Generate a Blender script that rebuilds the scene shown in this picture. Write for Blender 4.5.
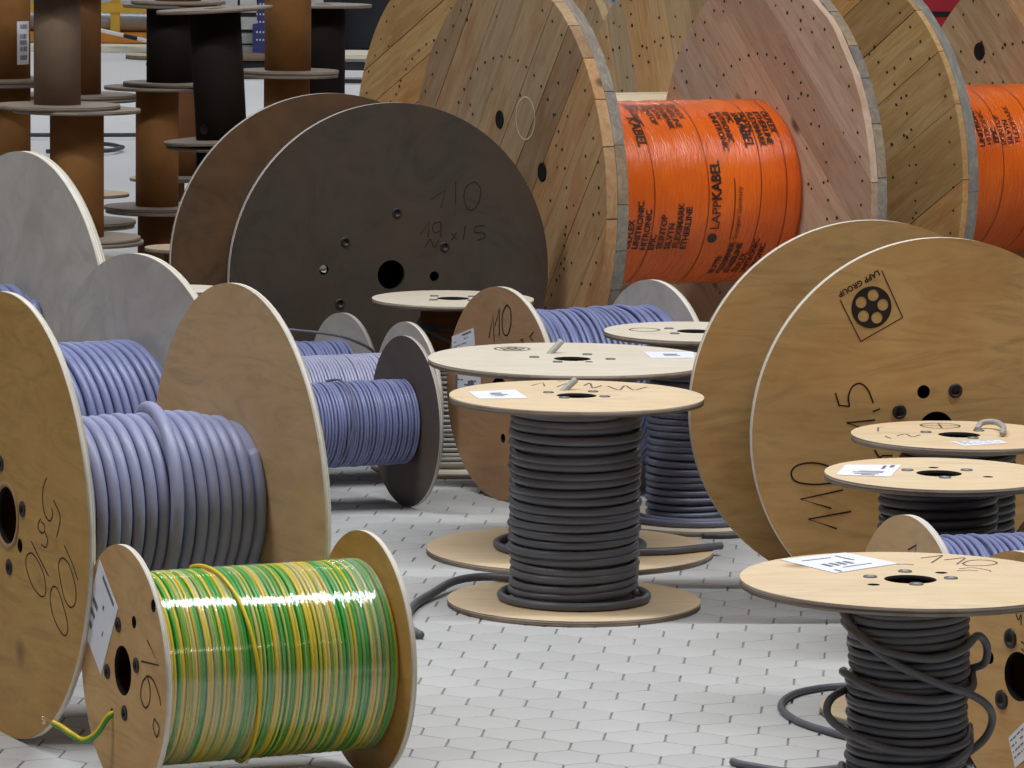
import bpy, bmesh, math, random
import numpy as np
from mathutils import Matrix, Vector

# ------------------------------------------------------------------ scene, camera, world, lamps
sc = bpy.context.scene
COL = sc.collection
for o in list(bpy.data.objects): bpy.data.objects.remove(o)
PI = math.pi

CAM_H, F_PX, PITCH, ROLL = 1.6, 4296.0, math.radians(6.974), math.radians(.6648)
cam = bpy.data.cameras.new('camera'); cam.sensor_width = 36.0; cam.lens = 36.0*F_PX/1024.0
cam.clip_start = .1; cam.clip_end = 200
camo = bpy.data.objects.new('camera', cam); COL.objects.link(camo); sc.camera = camo
fwd = Vector((0, math.cos(PITCH), -math.sin(PITCH))); dn = Vector((0, -math.sin(PITCH), -math.cos(PITCH))); rt = Vector((1, 0, 0))
c_, s_ = math.cos(ROLL), math.sin(ROLL)
cx = c_*rt - s_*dn; cdn = s_*rt + c_*dn
M = Matrix((( cx.x, -cdn.x, -fwd.x, 0), (cx.y, -cdn.y, -fwd.y, 0), (cx.z, -cdn.z, -fwd.z, CAM_H), (0, 0, 0, 1)))
camo.matrix_world = M

w = bpy.data.worlds.new('hall'); sc.world = w; w.use_nodes = True
w.node_tree.nodes['Background'].inputs[0].default_value = (1.0, .93, .84, 1)
w.node_tree.nodes['Background'].inputs[1].default_value = .028

COOL, WARM = (.94, .97, 1.0), (1.0, .88, .72)
# ceiling strip lamps across the hall, 8 m up: (x, y, length, watts, colour)
ROWS = [(4.0, -4.5, 14, 270, WARM), (0, 8.0, 14, 1350, COOL), (0, 17.5, 22, 330, COOL), (0, 27.0, 22, 800, COOL), (0, 37.0, 22, 800, COOL)]
for xx, yy, ll, en, lc_ in ROWS:
    L = bpy.data.lights.new('ceiling_strip', 'AREA'); L.shape = 'RECTANGLE'; L.size = ll; L.size_y = .25; L.energy = en
    L.color = lc_
    lo = bpy.data.objects.new('ceiling_strip', L); COL.objects.link(lo); lo.location = (xx, yy, 8.0)

vs = sc.view_settings
vs.view_transform = 'Standard'; vs.look = 'None'; vs.gamma = 1.0; vs.use_curve_mapping = False; vs.exposure = -.36

# ------------------------------------------------------------------ material helpers
class NT:
    def __init__(s, name):
        s.m = bpy.data.materials.new(name); s.m.use_nodes = True; s.t = s.m.node_tree; s.n = s.t.nodes
        s.b = s.n['Principled BSDF']; s.out = s.n['Material Output']
    def add(s, typ, **kw):
        n = s.n.new(typ)
        for k, v in kw.items():
            if k.startswith('i_'): n.inputs[k[2:].replace('_', ' ')].default_value = v
            else: setattr(n, k, v)
        return n
    def link(s, a, b): s.t.links.new(a, b)
    def coords(s, scale, rnd=True):
        tc = s.add('ShaderNodeTexCoord'); mp = s.add('ShaderNodeMapping'); mp.inputs['Scale'].default_value = scale
        s.link(tc.outputs['Object'], mp.inputs['Vector'])
        if rnd:
            oi = s.add('ShaderNodeObjectInfo'); mu = s.add('ShaderNodeMath', operation='MULTIPLY'); mu.inputs[1].default_value = 37.0
            s.link(oi.outputs['Random'], mu.inputs[0]); s.link(mu.outputs[0], mp.inputs['Location'])
        return mp.outputs['Vector']
    def noise(s, vec, scale, detail=4, rough=.55, dist=0.0):
        n = s.add('ShaderNodeTexNoise'); n.inputs['Scale'].default_value = scale; n.inputs['Detail'].default_value = detail
        n.inputs['Roughness'].default_value = rough; n.inputs['Distortion'].default_value = dist
        s.link(vec, n.inputs['Vector']); return n.outputs['Fac']
    def ramp(s, fac, stops, interp='LINEAR'):
        r = s.add('ShaderNodeValToRGB'); r.color_ramp.interpolation = interp
        e = r.color_ramp.elements
        while len(e) < len(stops): e.new(.5)
        for el, (p, c) in zip(e, stops): el.position = p; el.color = (*c, 1) if len(c) == 3 else c
        s.link(fac, r.inputs[0]); return r.outputs[0]
    def mix(s, a, b, fac, mode='MIX'):
        m = s.add('ShaderNodeMix', data_type='RGBA', blend_type=mode)
        for sock, v in ((m.inputs['A'], a), (m.inputs['B'], b), (m.inputs['Factor'], fac)):
            pass
        def put(sock, v):
            if hasattr(v, 'is_output'): s.link(v, sock)
            else: sock.default_value = v if not isinstance(v, tuple) else ((*v, 1) if len(v) == 3 else v)
        put(m.inputs[6], a); put(m.inputs[7], b); put(m.inputs[0], fac)
        return m.outputs[2]
    def bump(s, h, strength=.2, dist=.002):
        b = s.add('ShaderNodeBump'); b.inputs['Strength'].default_value = strength; b.inputs['Distance'].default_value = dist
        s.link(h, b.inputs['Height']); s.link(b.outputs[0], s.b.inputs['Normal'])
    def fin(s, color, rough=.5, metal=0.0, spec=.5):
        if hasattr(color, 'is_output'): s.link(color, s.b.inputs['Base Color'])
        else: s.b.inputs['Base Color'].default_value = (*color, 1)
        if hasattr(rough, 'is_output'): s.link(rough, s.b.inputs['Roughness'])
        else: s.b.inputs['Roughness'].default_value = rough
        s.b.inputs['Metallic'].default_value = metal
        s.b.inputs['Specular IOR Level'].default_value = spec
        return s.m

def sc3(c, k): return tuple(min(1, x*k) for x in c)

def plywood(name, base, stain, lying=True, contrast=1.0, rough=.55, knots=True, iso=False):
    t = NT(name)
    gs = (2.0, 2.0, 2.4) if iso else (1.0, 1.3, 6.0) if lying else (1.3, 6.0, 1.0)
    v = t.coords(gs); vb = t.coords((1, 1, 1))
    g = t.noise(v, 2.6, 6, .62, 2.6)
    col = t.ramp(g, [(.22, sc3(base, 1-.34*contrast)), (.5, base), (.78, sc3(base, 1+.18*contrast))])
    b = t.noise(vb, 4.5, 3, .6, .4)
    bm_ = t.ramp(b, [(.40, (0, 0, 0)), (.72, (1, 1, 1))])
    mu = t.add('ShaderNodeMath', operation='MULTIPLY'); mu.inputs[1].default_value = .55*contrast; t.link(bm_, mu.inputs[0])
    col = t.mix(col, stain, mu.outputs[0])
    if knots:
        vo = t.add('ShaderNodeTexVoronoi'); vo.inputs['Scale'].default_value = 3.1; t.link(vb, vo.inputs['Vector'])
        k = t.ramp(vo.outputs['Distance'], [(.0, (1, 1, 1)), (.035, (.7, .7, .7)), (.10, (0, 0, 0))])
        wn = t.add('ShaderNodeTexWhiteNoise'); t.link(vo.outputs['Color'], wn.inputs['Vector'])
        gt = t.add('ShaderNodeMath', operation='GREATER_THAN'); gt.inputs[1].default_value = .62; t.link(wn.outputs['Value'], gt.inputs[0])
        m2 = t.add('ShaderNodeMath', operation='MULTIPLY'); t.link(k, m2.inputs[0]); t.link(gt.outputs[0], m2.inputs[1])
        col = t.mix(col, sc3(stain, .45), m2.outputs[0])
    t.bump(g, .12, .001)
    return t.fin(col, rough, 0, .35)

def plyedge(name, base, dark, lying=True):
    t = NT(name)
    v = t.coords((420, 3, 3) if lying else (3, 3, 420)); g = t.noise(v, 1.0, 2)
    v2 = t.coords((9, 9, 9)); g2 = t.noise(v2, 2.0, 3)
    col = t.ramp(g, [(.40, dark), (.56, base)])
    col = t.mix(col, dark, t.ramp(g2, [(.5, (0, 0, 0)), (.8, (.6, .6, .6))]))
    return t.fin(col, .7, 0, .2)

def plain(name, color, rough=.5, metal=0.0, var=.12, scale=14, spec=.5, bump=0):
    t = NT(name); v = t.coords((1, 1, 1)); g = t.noise(v, scale, 4)
    col = t.ramp(g, [(.3, sc3(color, 1-var)), (.7, sc3(color, 1+var))])
    if bump: t.bump(g, bump, .002)
    return t.fin(col, rough, metal, spec)

def plankwood(name, base, stain, pale):
    t = NT(name)
    v = t.coords((1.4, 16, 16)); v2 = t.coords((2.5, 6, 6)); v3 = t.coords((1, 1, 1))
    g = t.noise(v, 2.2, 6, .62, 1.6)
    col = t.ramp(g, [(.25, sc3(base, .74)), (.48, base), (.75, pale)])
    b = t.noise(v2, 1.6, 4, .6, .5)
    col = t.mix(col, stain, t.ramp(b, [(.52, (0, 0, 0)), (.78, (.75, .75, .75))]))
    oi = t.add('ShaderNodeObjectInfo')
    tint = t.ramp(oi.outputs['Random'], [(0, (.72, .66, .62)), (.25, (1.0, .95, .88)), (.5, (.86, .87, .90)), (.75, (1.05, .82, .62)), (1, (1.12, 1.05, .95))])
    col = t.mix(col, tint, 1.0, 'MULTIPLY')
    vo = t.add('ShaderNodeTexVoronoi'); vo.inputs['Scale'].default_value = 2.2; mp = t.coords((1.2, 2.6, 2.6)); t.link(mp, vo.inputs['Vector'])
    k = t.ramp(vo.outputs['Distance'], [(.0, (1, 1, 1)), (.05, (.8, .8, .8)), (.11, (0, 0, 0))])
    col = t.mix(col, (.10, .05, .025), k)
    t.bump(g, .25, .002)
    return t.fin(col, .62, 0, .3)

def cablemat(name, color, rough=.42, var=.14, spec=.45):
    t = NT(name); v = t.coords((1, 1, 1)); g = t.noise(v, 9, 5); g2 = t.noise(v, 60, 2)
    col = t.ramp(g, [(.3, sc3(color, 1-var)), (.7, sc3(color, 1+var))])
    r = t.ramp(g2, [(.3, (rough-.06,)*3), (.7, (rough+.08,)*3)])
    return t.fin(col, r, 0, spec)

M_ = {}
M_['ply_warm'] = plywood('ply_warm', (.60, .365, .145), (.50, .24, .07))  # lying faces: same ply as the tops, shaded tone put into the colour
M_['ply_gold'] = plywood('ply_gold', (.53, .30, .08), (.44, .205, .045))
M_['ply_tan'] = plywood('ply_tan', (.60, .415, .23), (.55, .30, .12), contrast=.8)
M_['ply_top'] = plywood('ply_top', (.72, .555, .355), (.72, .45, .23), lying=False, contrast=.6)  # level tops: same ply, paler with the overhead light put into the colour
M_['ply_white'] = plywood('ply_white', (.70, .615, .49), (.62, .50, .36), lying=False, contrast=.5, knots=False)
M_['ply_grey'] = plywood('ply_grey', (.52, .485, .445), (.40, .31, .235), contrast=.75, iso=True)
M_['ply_brown'] = plywood('ply_brown', (.40, .235, .12), (.38, .16, .06), contrast=.8)
M_['ply_dark'] = plywood('ply_dark', (.060, .046, .035), (.085, .050, .028), contrast=.9, rough=.55, knots=False, iso=True)
M_['ply_dark2'] = plywood('ply_dark2', (.105, .060, .032), (.17, .075, .025), contrast=1.2, rough=.55, knots=False, iso=True)
M_['ply_smoke'] = plywood('ply_smoke', (.085, .068, .057), (.12, .07, .045), contrast=.8, rough=.55, knots=False, iso=True)
M_['ply_store'] = plywood('ply_store', (.40, .33, .27), (.30, .21, .14), lying=False, contrast=.8, knots=False)
M_['edge'] = plyedge('ply_edge_lit', (.80, .76, .68), (.55, .48, .38))  # lying rims: light caught from above is put into the pale colour
M_['edge_shaded'] = plyedge('ply_edge_shaded', (.34, .28, .22), (.13, .10, .085), lying=False)  # upright rims: shade of the side-facing edge put into the dark colour
M_['edge_dark'] = plyedge('ply_edge_dark', (.55, .50, .45), (.30, .26, .22))
M_['grey_cable'] = cablemat('grey_cable', (.115, .118, .135))
M_['black_cable'] = cablemat('black_cable', (.055, .055, .06))
M_['slate_cable'] = cablemat('slate_cable', (.115, .117, .138))
M_['steel_cable'] = cablemat('steel_cable', (.135, .14, .205), .38)
M_['blue_cable'] = cablemat('blue_cable', (.20, .22, .40), .38)
M_['pale_cable'] = cablemat('pale_cable', (.40, .40, .55), .4)
M_['thick_cable'] = cablemat('thick_cable', (.29, .31, .48), .40)
M_['beige_cable'] = cablemat('beige_cable', (.40, .38, .35), .45)
M_['card'] = plain('cardboard', (.24, .105, .03), .75, 0, .25, 5, .2)
M_['card_dark'] = plain('cardboard_dark', (.15, .062, .022), .75, 0, .25, 5, .2)
M_['card_grey'] = plain('cardboard_grey', (.19, .125, .085), .75, 0, .2, 5, .2)
M_['card_black'] = plain('cardboard_black', (.018, .014, .012), .8, 0, .2, 5, .08)
M_['hole_shade'] = plain('hole_shade_paint', (.02, .018, .016), .9, 0, .1, 5, .1)  # shade inside holes and recesses, put into a near-black colour
M_['bolt'] = plain('bolt_steel', (.22, .215, .20), .5, .4, .1, 40)
M_['bolt_ring'] = plain('bolt_ring_steel', (.13, .13, .125), .55, .3, .1, 40)
M_['ink'] = plain('marker_ink', (.018, .014, .014), .6, 0, .1, 20, .2)
M_['faint_ink'] = plain('faint_ink', (.16, .125, .095), .7, 0, .2, 20, .2)
M_['dark_ink'] = plain('dark_scrawl', (.034, .027, .022), .7, 0, .2, 20, .1)
M_['red_ink'] = plain('red_ink', (.42, .20, .15), .7, 0, .2, 20, .1)
M_['paper'] = plain('label_paper', (.80, .80, .86), .6, 0, .04, 30, .3)
M_['print'] = plain('label_print', (.16, .16, .20), .6, 0, .2, 60, .2)
M_['tape'] = plain('film_seam', (.12, .018, .006), .4, 0, .2, 20)
M_['oprint'] = plain('film_print', (.028, .012, .008), .45, 0, .2, 30)
M_['nail'] = plain('nail_steel', (.035, .028, .025), .5, .4, .2, 20)
M_['wood_grey'] = plankwood('planks_grey', (.46, .32, .18), (.34, .14, .05), (.54, .41, .27))
M_['wood_gold'] = plankwood('planks_gold', (.54, .335, .135), (.40, .15, .04), (.64, .46, .25))
M_['wood_pink'] = plankwood('planks_pink', (.60, .42, .30), (.44, .235, .15), (.70, .54, .42))
M_['wood_tan'] = plankwood('planks_tan', (.58, .42, .24), (.46, .26, .12), (.70, .56, .36))
M_['rim_grey'] = plankwood('planks_rim', (.27, .245, .21), (.16, .17, .18), (.42, .38, .30))
M_['cream'] = plain('cream_boards', (.80, .68, .46), .6, 0, .06, 8)
M_['copper'] = plain('copper_wire', (.75, .62, .45), .35, .8, .15, 60)

# floor
t = NT('floor_tile'); v = t.coords((1, 1, 1), False); g = t.noise(v, 2.2, 4); g2 = t.noise(v, 45, 3)
oi = t.add('ShaderNodeObjectInfo')
col = t.ramp(g, [(.3, (.455, .452, .445)), (.7, (.525, .52, .51))])
col = t.mix(col, t.ramp(oi.outputs['Random'], [(0, (.95, .95, .95)), (1, (1.03, 1.03, 1.03))]), 1.0, 'MULTIPLY')
t.bump(g2, .06, .001); M_['tile'] = t.fin(col, .55, 0, .35)
t = NT('floor_base'); v = t.coords((1, 1, 1), False)
sp = t.add('ShaderNodeSeparateXYZ'); t.link(v, sp.inputs[0])
far = t.ramp(t.noise(v, .6, 4), [(.3, (.72, .72, .72)), (.7, (.78, .78, .78))])
gr = t.add('ShaderNodeMath', operation='GREATER_THAN'); gr.inputs[1].default_value = 15.9; t.link(sp.outputs['Y'], gr.inputs[0])
M_['floor'] = t.fin(t.mix((.25, .25, .25), far, gr.outputs[0]), .6, 0, .3)

# wrapped orange film
t = NT('orange_film'); v = t.coords((1, 1, 1)); g = t.noise(t.coords((40, 5, 5)), 3.0, 5, .6, 1.0); g2 = t.noise(v, 5, 4)
col = t.ramp(g2, [(.3, (.72, .105, .008)), (.7, (.92, .165, .012))])
t.bump(g, .8, .006); M_['orange'] = t.fin(col, .20, 0, .6)
# green and yellow wire
t = NT('green_yellow_wire'); v = t.coords((120, 1.0, 1.0), False); g = t.noise(v, 1.0, 1, .5); va = t.coords((28, 1, 1), False); g3 = t.noise(va, 1.0, 2)
ad = t.add('ShaderNodeMath', operation='MULTIPLY_ADD'); t.link(g3, ad.inputs[0]); ad.inputs[1].default_value = .35; t.link(g, ad.inputs[2])
col = t.ramp(ad.outputs[0], [(.0, (.04, .34, .04)), (.60, (.07, .44, .06)), (.635, (.36, .50, .16)), (.665, (.80, .58, .03)), (.76, (.90, .66, .05)), (.83, (.62, .60, .34)), (.90, (.10, .46, .10))])
M_['gy'] = t.fin(col, .35, 0, .5)
t = NT('yellow_wire'); M_['yellow'] = t.fin((.78, .55, .02), .35)
t = NT('green_wire'); M_['green'] = t.fin((.06, .34, .05), .35)
# clear stretch film
t = NT('stretch_film'); v = t.coords((70, 3, 3), False); g = t.noise(v, 2.0, 4, .6, .8); v2 = t.coords((10, 2, 2), False); g2 = t.noise(v2, 2.0, 3)
gl = t.add('ShaderNodeBsdfGlossy'); gl.inputs['Roughness'].default_value = .06
tr = t.add('ShaderNodeBsdfTransparent'); df = t.add('ShaderNodeBsdfDiffuse'); df.inputs[0].default_value = (.75, .78, .75, 1)
bp = t.add('ShaderNodeBump'); bp.inputs['Strength'].default_value = .2; bp.inputs['Distance'].default_value = .003; t.link(g, bp.inputs['Height']); t.link(bp.outputs[0], gl.inputs['Normal'])
m0 = t.add('ShaderNodeMixShader'); t.link(t.ramp(g2, [(.45, (.0, .0, .0)), (.85, (.30, .30, .30))]), m0.inputs[0]); t.link(tr.outputs[0], m0.inputs[1]); t.link(df.outputs[0], m0.inputs[2])
m1 = t.add('ShaderNodeMixShader'); m1.inputs[0].default_value = .11; t.link(m0.outputs[0], m1.inputs[1]); t.link(gl.outputs[0], m1.inputs[2])
t.link(m1.outputs[0], t.out.inputs['Surface']); M_['film'] = t.m

# ------------------------------------------------------------------ mesh helpers
def mesh_obj(name, verts, faces, mats, parent=None, smooth=False, fmat=None, recalc=True):
    me = bpy.data.meshes.new(name)
    me.from_pydata([tuple(v) for v in verts] if not isinstance(verts, np.ndarray) else verts.tolist(), [], faces)
    if recalc:
        b = bmesh.new(); b.from_mesh(me); bmesh.ops.recalc_face_normals(b, faces=b.faces); b.to_mesh(me); b.free()
    for m in (mats if isinstance(mats, (list, tuple)) else [mats]): me.materials.append(M_[m] if isinstance(m, str) else m)
    if fmat is not None: me.polygons.foreach_set('material_index', fmat)
    if smooth: me.polygons.foreach_set('use_smooth', [True]*len(me.polygons))
    me.update()
    return link(name, me, parent)

def link(name, me, parent=None, mat=None):
    o = bpy.data.objects.new(name, me); COL.objects.link(o)
    if parent is not None: o.parent = parent
    if mat is not None: o.matrix_local = mat
    return o

def thing(name, label, cat, loc=(0, 0, 0), rotz=0.0, group=None, rot=None):
    o = bpy.data.objects.new(name, None); COL.objects.link(o); o.empty_display_size = .05
    o.location = loc; o.rotation_euler = rot if rot else (0, 0, rotz)
    o['label'] = label; o['category'] = cat
    if group: o['group'] = group
    return o

def tag(o, label, cat, group=None):
    o['label'] = label; o['category'] = cat
    if group: o['group'] = group
    return o

class Lay:            # maps (p right, q up, a along the axis) to the reel's own frame
    def __init__(s, lying, R): s.l = lying; s.R = R
    def __call__(s, p, q, a): return (a, -p, s.R+q) if s.l else (p, q, a)
    def arr(s, A):
        A = np.asarray(A, float)
        return np.stack([A[:, 2], -A[:, 0], s.R+A[:, 1]], 1) if s.l else A
    def frame(s, p, q, a):        # right-handed frame on the outer face (z points out of the a=0 face if lying, up if not)
        if s.l: return Matrix(((0, 0, -1, a), (-1, 0, 0, -p), (0, 1, 0, s.R+q), (0, 0, 0, 1)))
        return Matrix.Translation((p, q, a))

def circle(r, n, c=(0, 0)): return [(c[0]+r*math.cos(2*PI*i/n), c[1]+r*math.sin(2*PI*i/n)) for i in range(n)]

def flange(lay, R, a0, t, holes, mats, parent, n=112, name='flange'):
    """plywood disc with real holes; holes = [(p,q,r)]"""
    b = bmesh.new(); loops = [circle(R, n)] + [circle(h[2], 28 if h[2] > .02 else 14, h[:2]) for h in holes]
    VV = []
    for a in (a0, a0+t):
        es = []; lv = []
        for lp in loops:
            vs_ = [b.verts.new(lay(x, y, a)) for x, y in lp]; lv.append(vs_)
            for i in range(len(vs_)): es.append(b.edges.new((vs_[i], vs_[(i+1) % len(vs_)])))
        bmesh.ops.triangle_fill(b, use_beauty=True, use_dissolve=False, edges=es)
        VV.append(lv)
    for f in b.faces: f.material_index = 0
    for k, (l0, l1) in enumerate(zip(*VV)):
        m = len(l0)
        for i in range(m):
            f = b.faces.new((l0[i], l0[(i+1) % m], l1[(i+1) % m], l1[i])); f.material_index = 1 if k == 0 else 2; f.smooth = True
    bmesh.ops.recalc_face_normals(b, faces=b.faces)
    me = bpy.data.meshes.new(name); b.to_mesh(me); b.free()
    for m in mats: me.materials.append(M_[m])
    return link(name, me, parent)

def lathe(name, lay, prof, mats, parent, n=64, smooth=True, closed=False):
    th = np.linspace(0, 2*PI, n, endpoint=False); V = []; F = []
    for r, a in prof: V += [lay(r*math.cos(x), r*math.sin(x), a) for x in th]
    k = len(prof)
    for j in range(k if closed else k-1):
        j2 = (j+1) % k
        for i in range(n): F.append((j*n+i, j*n+(i+1) % n, j2*n+(i+1) % n, j2*n+i))
    return mesh_obj(name, V, F, mats, parent, smooth)

def rnd_wave(rng, th, amp, f0=.05, f1=.9, k=5):
    z = np.zeros_like(th)
    for _ in range(k): z += np.sin(th*rng.uniform(f0, f1)+rng.uniform(0, 6.28))*rng.uniform(.4, 1)
    return amp*z/k*1.8

def tube_rings(P, U, W, cr, sides):
    n = len(P); ang = np.linspace(0, 2*PI, sides, endpoint=False)
    V = (P[:, None, :] + cr*(np.cos(ang)[None, :, None]*U[:, None, :] + np.sin(ang)[None, :, None]*W[:, None, :])).reshape(-1, 3)
    i = np.arange(n-1)[:, None]*sides; j = np.arange(sides)[None, :]; j2 = (j+1) % sides
    F = np.stack([i+j, i+j2, i+sides+j2, i+sides+j], 2).reshape(-1, 4).tolist()
    F.append(list(range(sides))[::-1]); F.append(list(range((n-1)*sides, n*sides)))
    return V, F

def winding(name, lay, r, a0, a1, cr, pitch, mat, parent, seed=1, seg=44, sides=8, rj=0.0, wob=0.0, slant=0.0, start=0.0, turns=None, taper=0.0):
    rng = np.random.default_rng(seed)
    if turns is None: turns = (a1-a0-2*cr)/pitch
    n = int(turns*seg)+1; th = np.arange(n)*2*PI/seg
    a = a0+cr+pitch*th/(2*PI) + rnd_wave(rng, th, wob) + slant*np.sin(th+rnd_wave(rng, th, 1.2, .01, .06))
    a = np.clip(a, a0+cr, a1-cr)
    rr = r + np.abs(rnd_wave(rng, th, rj)) if rj else np.full(n, r)
    if taper: rr = rr-taper*np.clip((a-(a0+.80*(a1-a0)))/(.06*(a1-a0)), 0, 1)
    ct, st = np.cos(th+start), np.sin(th+start); z = np.zeros(n)
    P = np.stack([rr*ct, rr*st, a], 1); U = np.stack([ct, st, z], 1); W = np.stack([z, z, z+1], 1)
    V, F = tube_rings(P, U, W, cr, sides)
    return mesh_obj(name, lay.arr(V), F, mat, parent, True, recalc=True)

def spline(pts, sub=8):
    P = [np.array(p, float) for p in pts]; P = [2*P[0]-P[1]]+P+[2*P[-1]-P[-2]]; out = []
    for i in range(1, len(P)-2):
        for k in range(sub):
            t_ = k/sub; a, b, c, d = P[i-1:i+3]
            out.append(.5*((2*b)+(c-a)*t_+(2*a-5*b+4*c-d)*t_**2+(3*b-a-3*c+d)*t_**3))
    out.append(P[-2]); return np.array(out)

def cable_path(name, pts, cr, mat, parent, sub=8, sides=10):
    P = spline(pts, sub); T = np.gradient(P, axis=0); T /= np.linalg.norm(T, axis=1)[:, None]
    U = np.zeros_like(P); u = np.cross(T[0], (0.1, .2, 1)); u /= np.linalg.norm(u)
    for i in range(len(P)):
        u = u-T[i]*(u@T[i]); u /= np.linalg.norm(u); U[i] = u
    V, F = tube_rings(P, U, np.cross(T, U), cr, sides)
    return mesh_obj(name, V, F, mat, parent, True)

def box_data(c, s):
    x, y, z = c; a, b, d = (k/2 for k in s)
    V = [(x+i*a, y+j*b, z+k*d) for i in (-1, 1) for j in (-1, 1) for k in (-1, 1)]
    F = [(0, 1, 3, 2), (4, 6, 7, 5), (0, 4, 5, 1), (2, 3, 7, 6), (0, 2, 6, 4), (1, 5, 7, 3)]
    return V, F

def box(name, c, s, mat, parent=None, bevel=.0):
    V, F = box_data(c, s); o = mesh_obj(name, V, F, mat, parent)
    if bevel:
        b = bmesh.new(); b.from_mesh(o.data); bmesh.ops.bevel(b, geom=b.edges[:], offset=bevel, segments=2, affect='EDGES'); b.to_mesh(o.data); b.free()
    return o

def strokes(name, lay, lines, a, wd, mat, parent, smooth=True):
    """pen strokes drawn on a face (flat ribbons a hair proud of it)"""
    for ln in lines:
        V = []; F = []
        P = spline([(x, y, 0) for x, y in ln], 5)[:, :2] if smooth and len(ln) > 3 else np.array(ln, float)
        T = np.gradient(P, axis=0); T /= (np.linalg.norm(T, axis=1)[:, None]+1e-9); N = np.stack([-T[:, 1], T[:, 0]], 1)*wd/2
        b0 = len(V)
        for p, n_ in zip(P, N): V += [lay(p[0]+n_[0], p[1]+n_[1], a), lay(p[0]-n_[0], p[1]-n_[1], a)]
        for i in range(len(P)-1): F.append((b0+2*i, b0+2*i+1, b0+2*i+3, b0+2*i+2))
        mesh_obj(name, V, F, mat, parent, recalc=False)

def paper(lay, quad, a, out, parent, bars, name='label_sheet'):
    """paper label (four corners) with printed bars (u0,v0,u1,v1) ; out = direction of the outside"""
    q = [np.array(x) for x in quad]
    top = [lay(x[0], x[1], a+out*.0012) for x in q]; bot = [lay(x[0], x[1], a+out*.0002) for x in q]
    o = mesh_obj(name, top+bot, [(0, 1, 2, 3), (7, 6, 5, 4)]+[(i, (i+1) % 4, 4+(i+1) % 4, 4+i) for i in range(4)], 'paper', parent)
    V = []; F = []
    bl = lambda u, v: (1-v)*((1-u)*q[0]+u*q[1])+v*((1-u)*q[3]+u*q[2])
    for u0, v0, u1, v1 in bars:
        b0 = len(V)
        for u, v in ((u0, v0), (u1, v0), (u1, v1), (u0, v1)):
            x = bl(u, v); V.append(lay(x[0], x[1], a+out*.0016))
        F.append((b0, b0+1, b0+2, b0+3))
    mesh_obj('print', V, F, 'print', o, recalc=False)['kind'] = 'stuff'
    return o

def text_bars(seed, rows=5, cols=4, blocks=()):
    rng = random.Random(seed); out = []
    for r in range(rows):
        v = .12+.76*r/rows; u = .08
        while u < .85:
            l = rng.uniform(.05, .22)
            if rng.random() < .75: out.append((u, v, min(u+l, .92), v+.05))
            u += l+rng.uniform(.03, .08)
    return out+list(blocks)

# shared bolt mesh: washer ring and recessed head
def bolt_mesh():
    n = 14; prof = [(.0001, -.002), (.0062, -.002), (.0070, .0022), (.0112, .0022), (.0122, -.0008)]; V = []; F = []; fm = []
    for r, z in prof: V += [(r*math.cos(2*PI*i/n), r*math.sin(2*PI*i/n), z) for i in range(n)]
    for j in range(len(prof)-1):
        for i in range(n): F.append((j*n+i, j*n+(i+1) % n, (j+1)*n+(i+1) % n, (j+1)*n+i)); fm.append(0 if j < 2 else 1)
    me = bpy.data.meshes.new('bolt'); me.from_pydata(V, [], F); me.materials.append(M_['bolt']); me.materials.append(M_['bolt_ring'])
    me.polygons.foreach_set('material_index', fm); me.polygons.foreach_set('use_smooth', [True]*len(F)); return me
BOLT = bolt_mesh()
def bolt_mesh2():
    me = BOLT.copy(); me.materials.clear(); me.materials.append(M_['nail']); me.materials.append(M_['bolt']); return me
BOLT_DARK = bolt_mesh2()
def bolts(lay, pts, a, parent, dark=False, s=1.0):
    for p, q in pts: link('bolt', BOLT_DARK if dark else BOLT, parent, lay.frame(p, q, a) @ Matrix.Scale(s, 4))

_txt = {}
def text_data(s, bold=False):
    """outline of a word in the built-in font, one unit high: 2-D points and faces"""
    if (s, bold) in _txt: return _txt[(s, bold)]
    cu = bpy.data.curves.new('t', 'FONT'); cu.body = s; cu.size = 1.0; cu.resolution_u = 2
    if bold: cu.offset = .026
    o = bpy.data.objects.new('t', cu); COL.objects.link(o); dg = bpy.context.evaluated_depsgraph_get(); dg.update()
    me = o.evaluated_get(dg).to_mesh(); V = np.array([v.co[:2] for v in me.vertices]); F = [tuple(p.vertices) for p in me.polygons]
    o.evaluated_get(dg).to_mesh_clear(); bpy.data.objects.remove(o); bpy.data.curves.remove(cu)
    _txt[(s, bold)] = (V, F); return V, F

def flat_text(lay, s, p0, p1, a, parent, mat, name='lettering', up=1):
    """text from p0 to p1 on a face"""
    V, F = text_data(s, True); wv = V[:, 0].max()-V[:, 0].min(); d = np.array(p1)-np.array(p0); k = np.linalg.norm(d)/wv; d /= np.linalg.norm(d)
    n = np.array([-d[1], d[0]])*up
    Q = [lay(*(np.array(p0)+d*(x-V[:, 0].min())*k+n*y*k), a) for x, y in V]
    return mesh_obj(name, Q, F, mat, parent, recalc=False)

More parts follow.
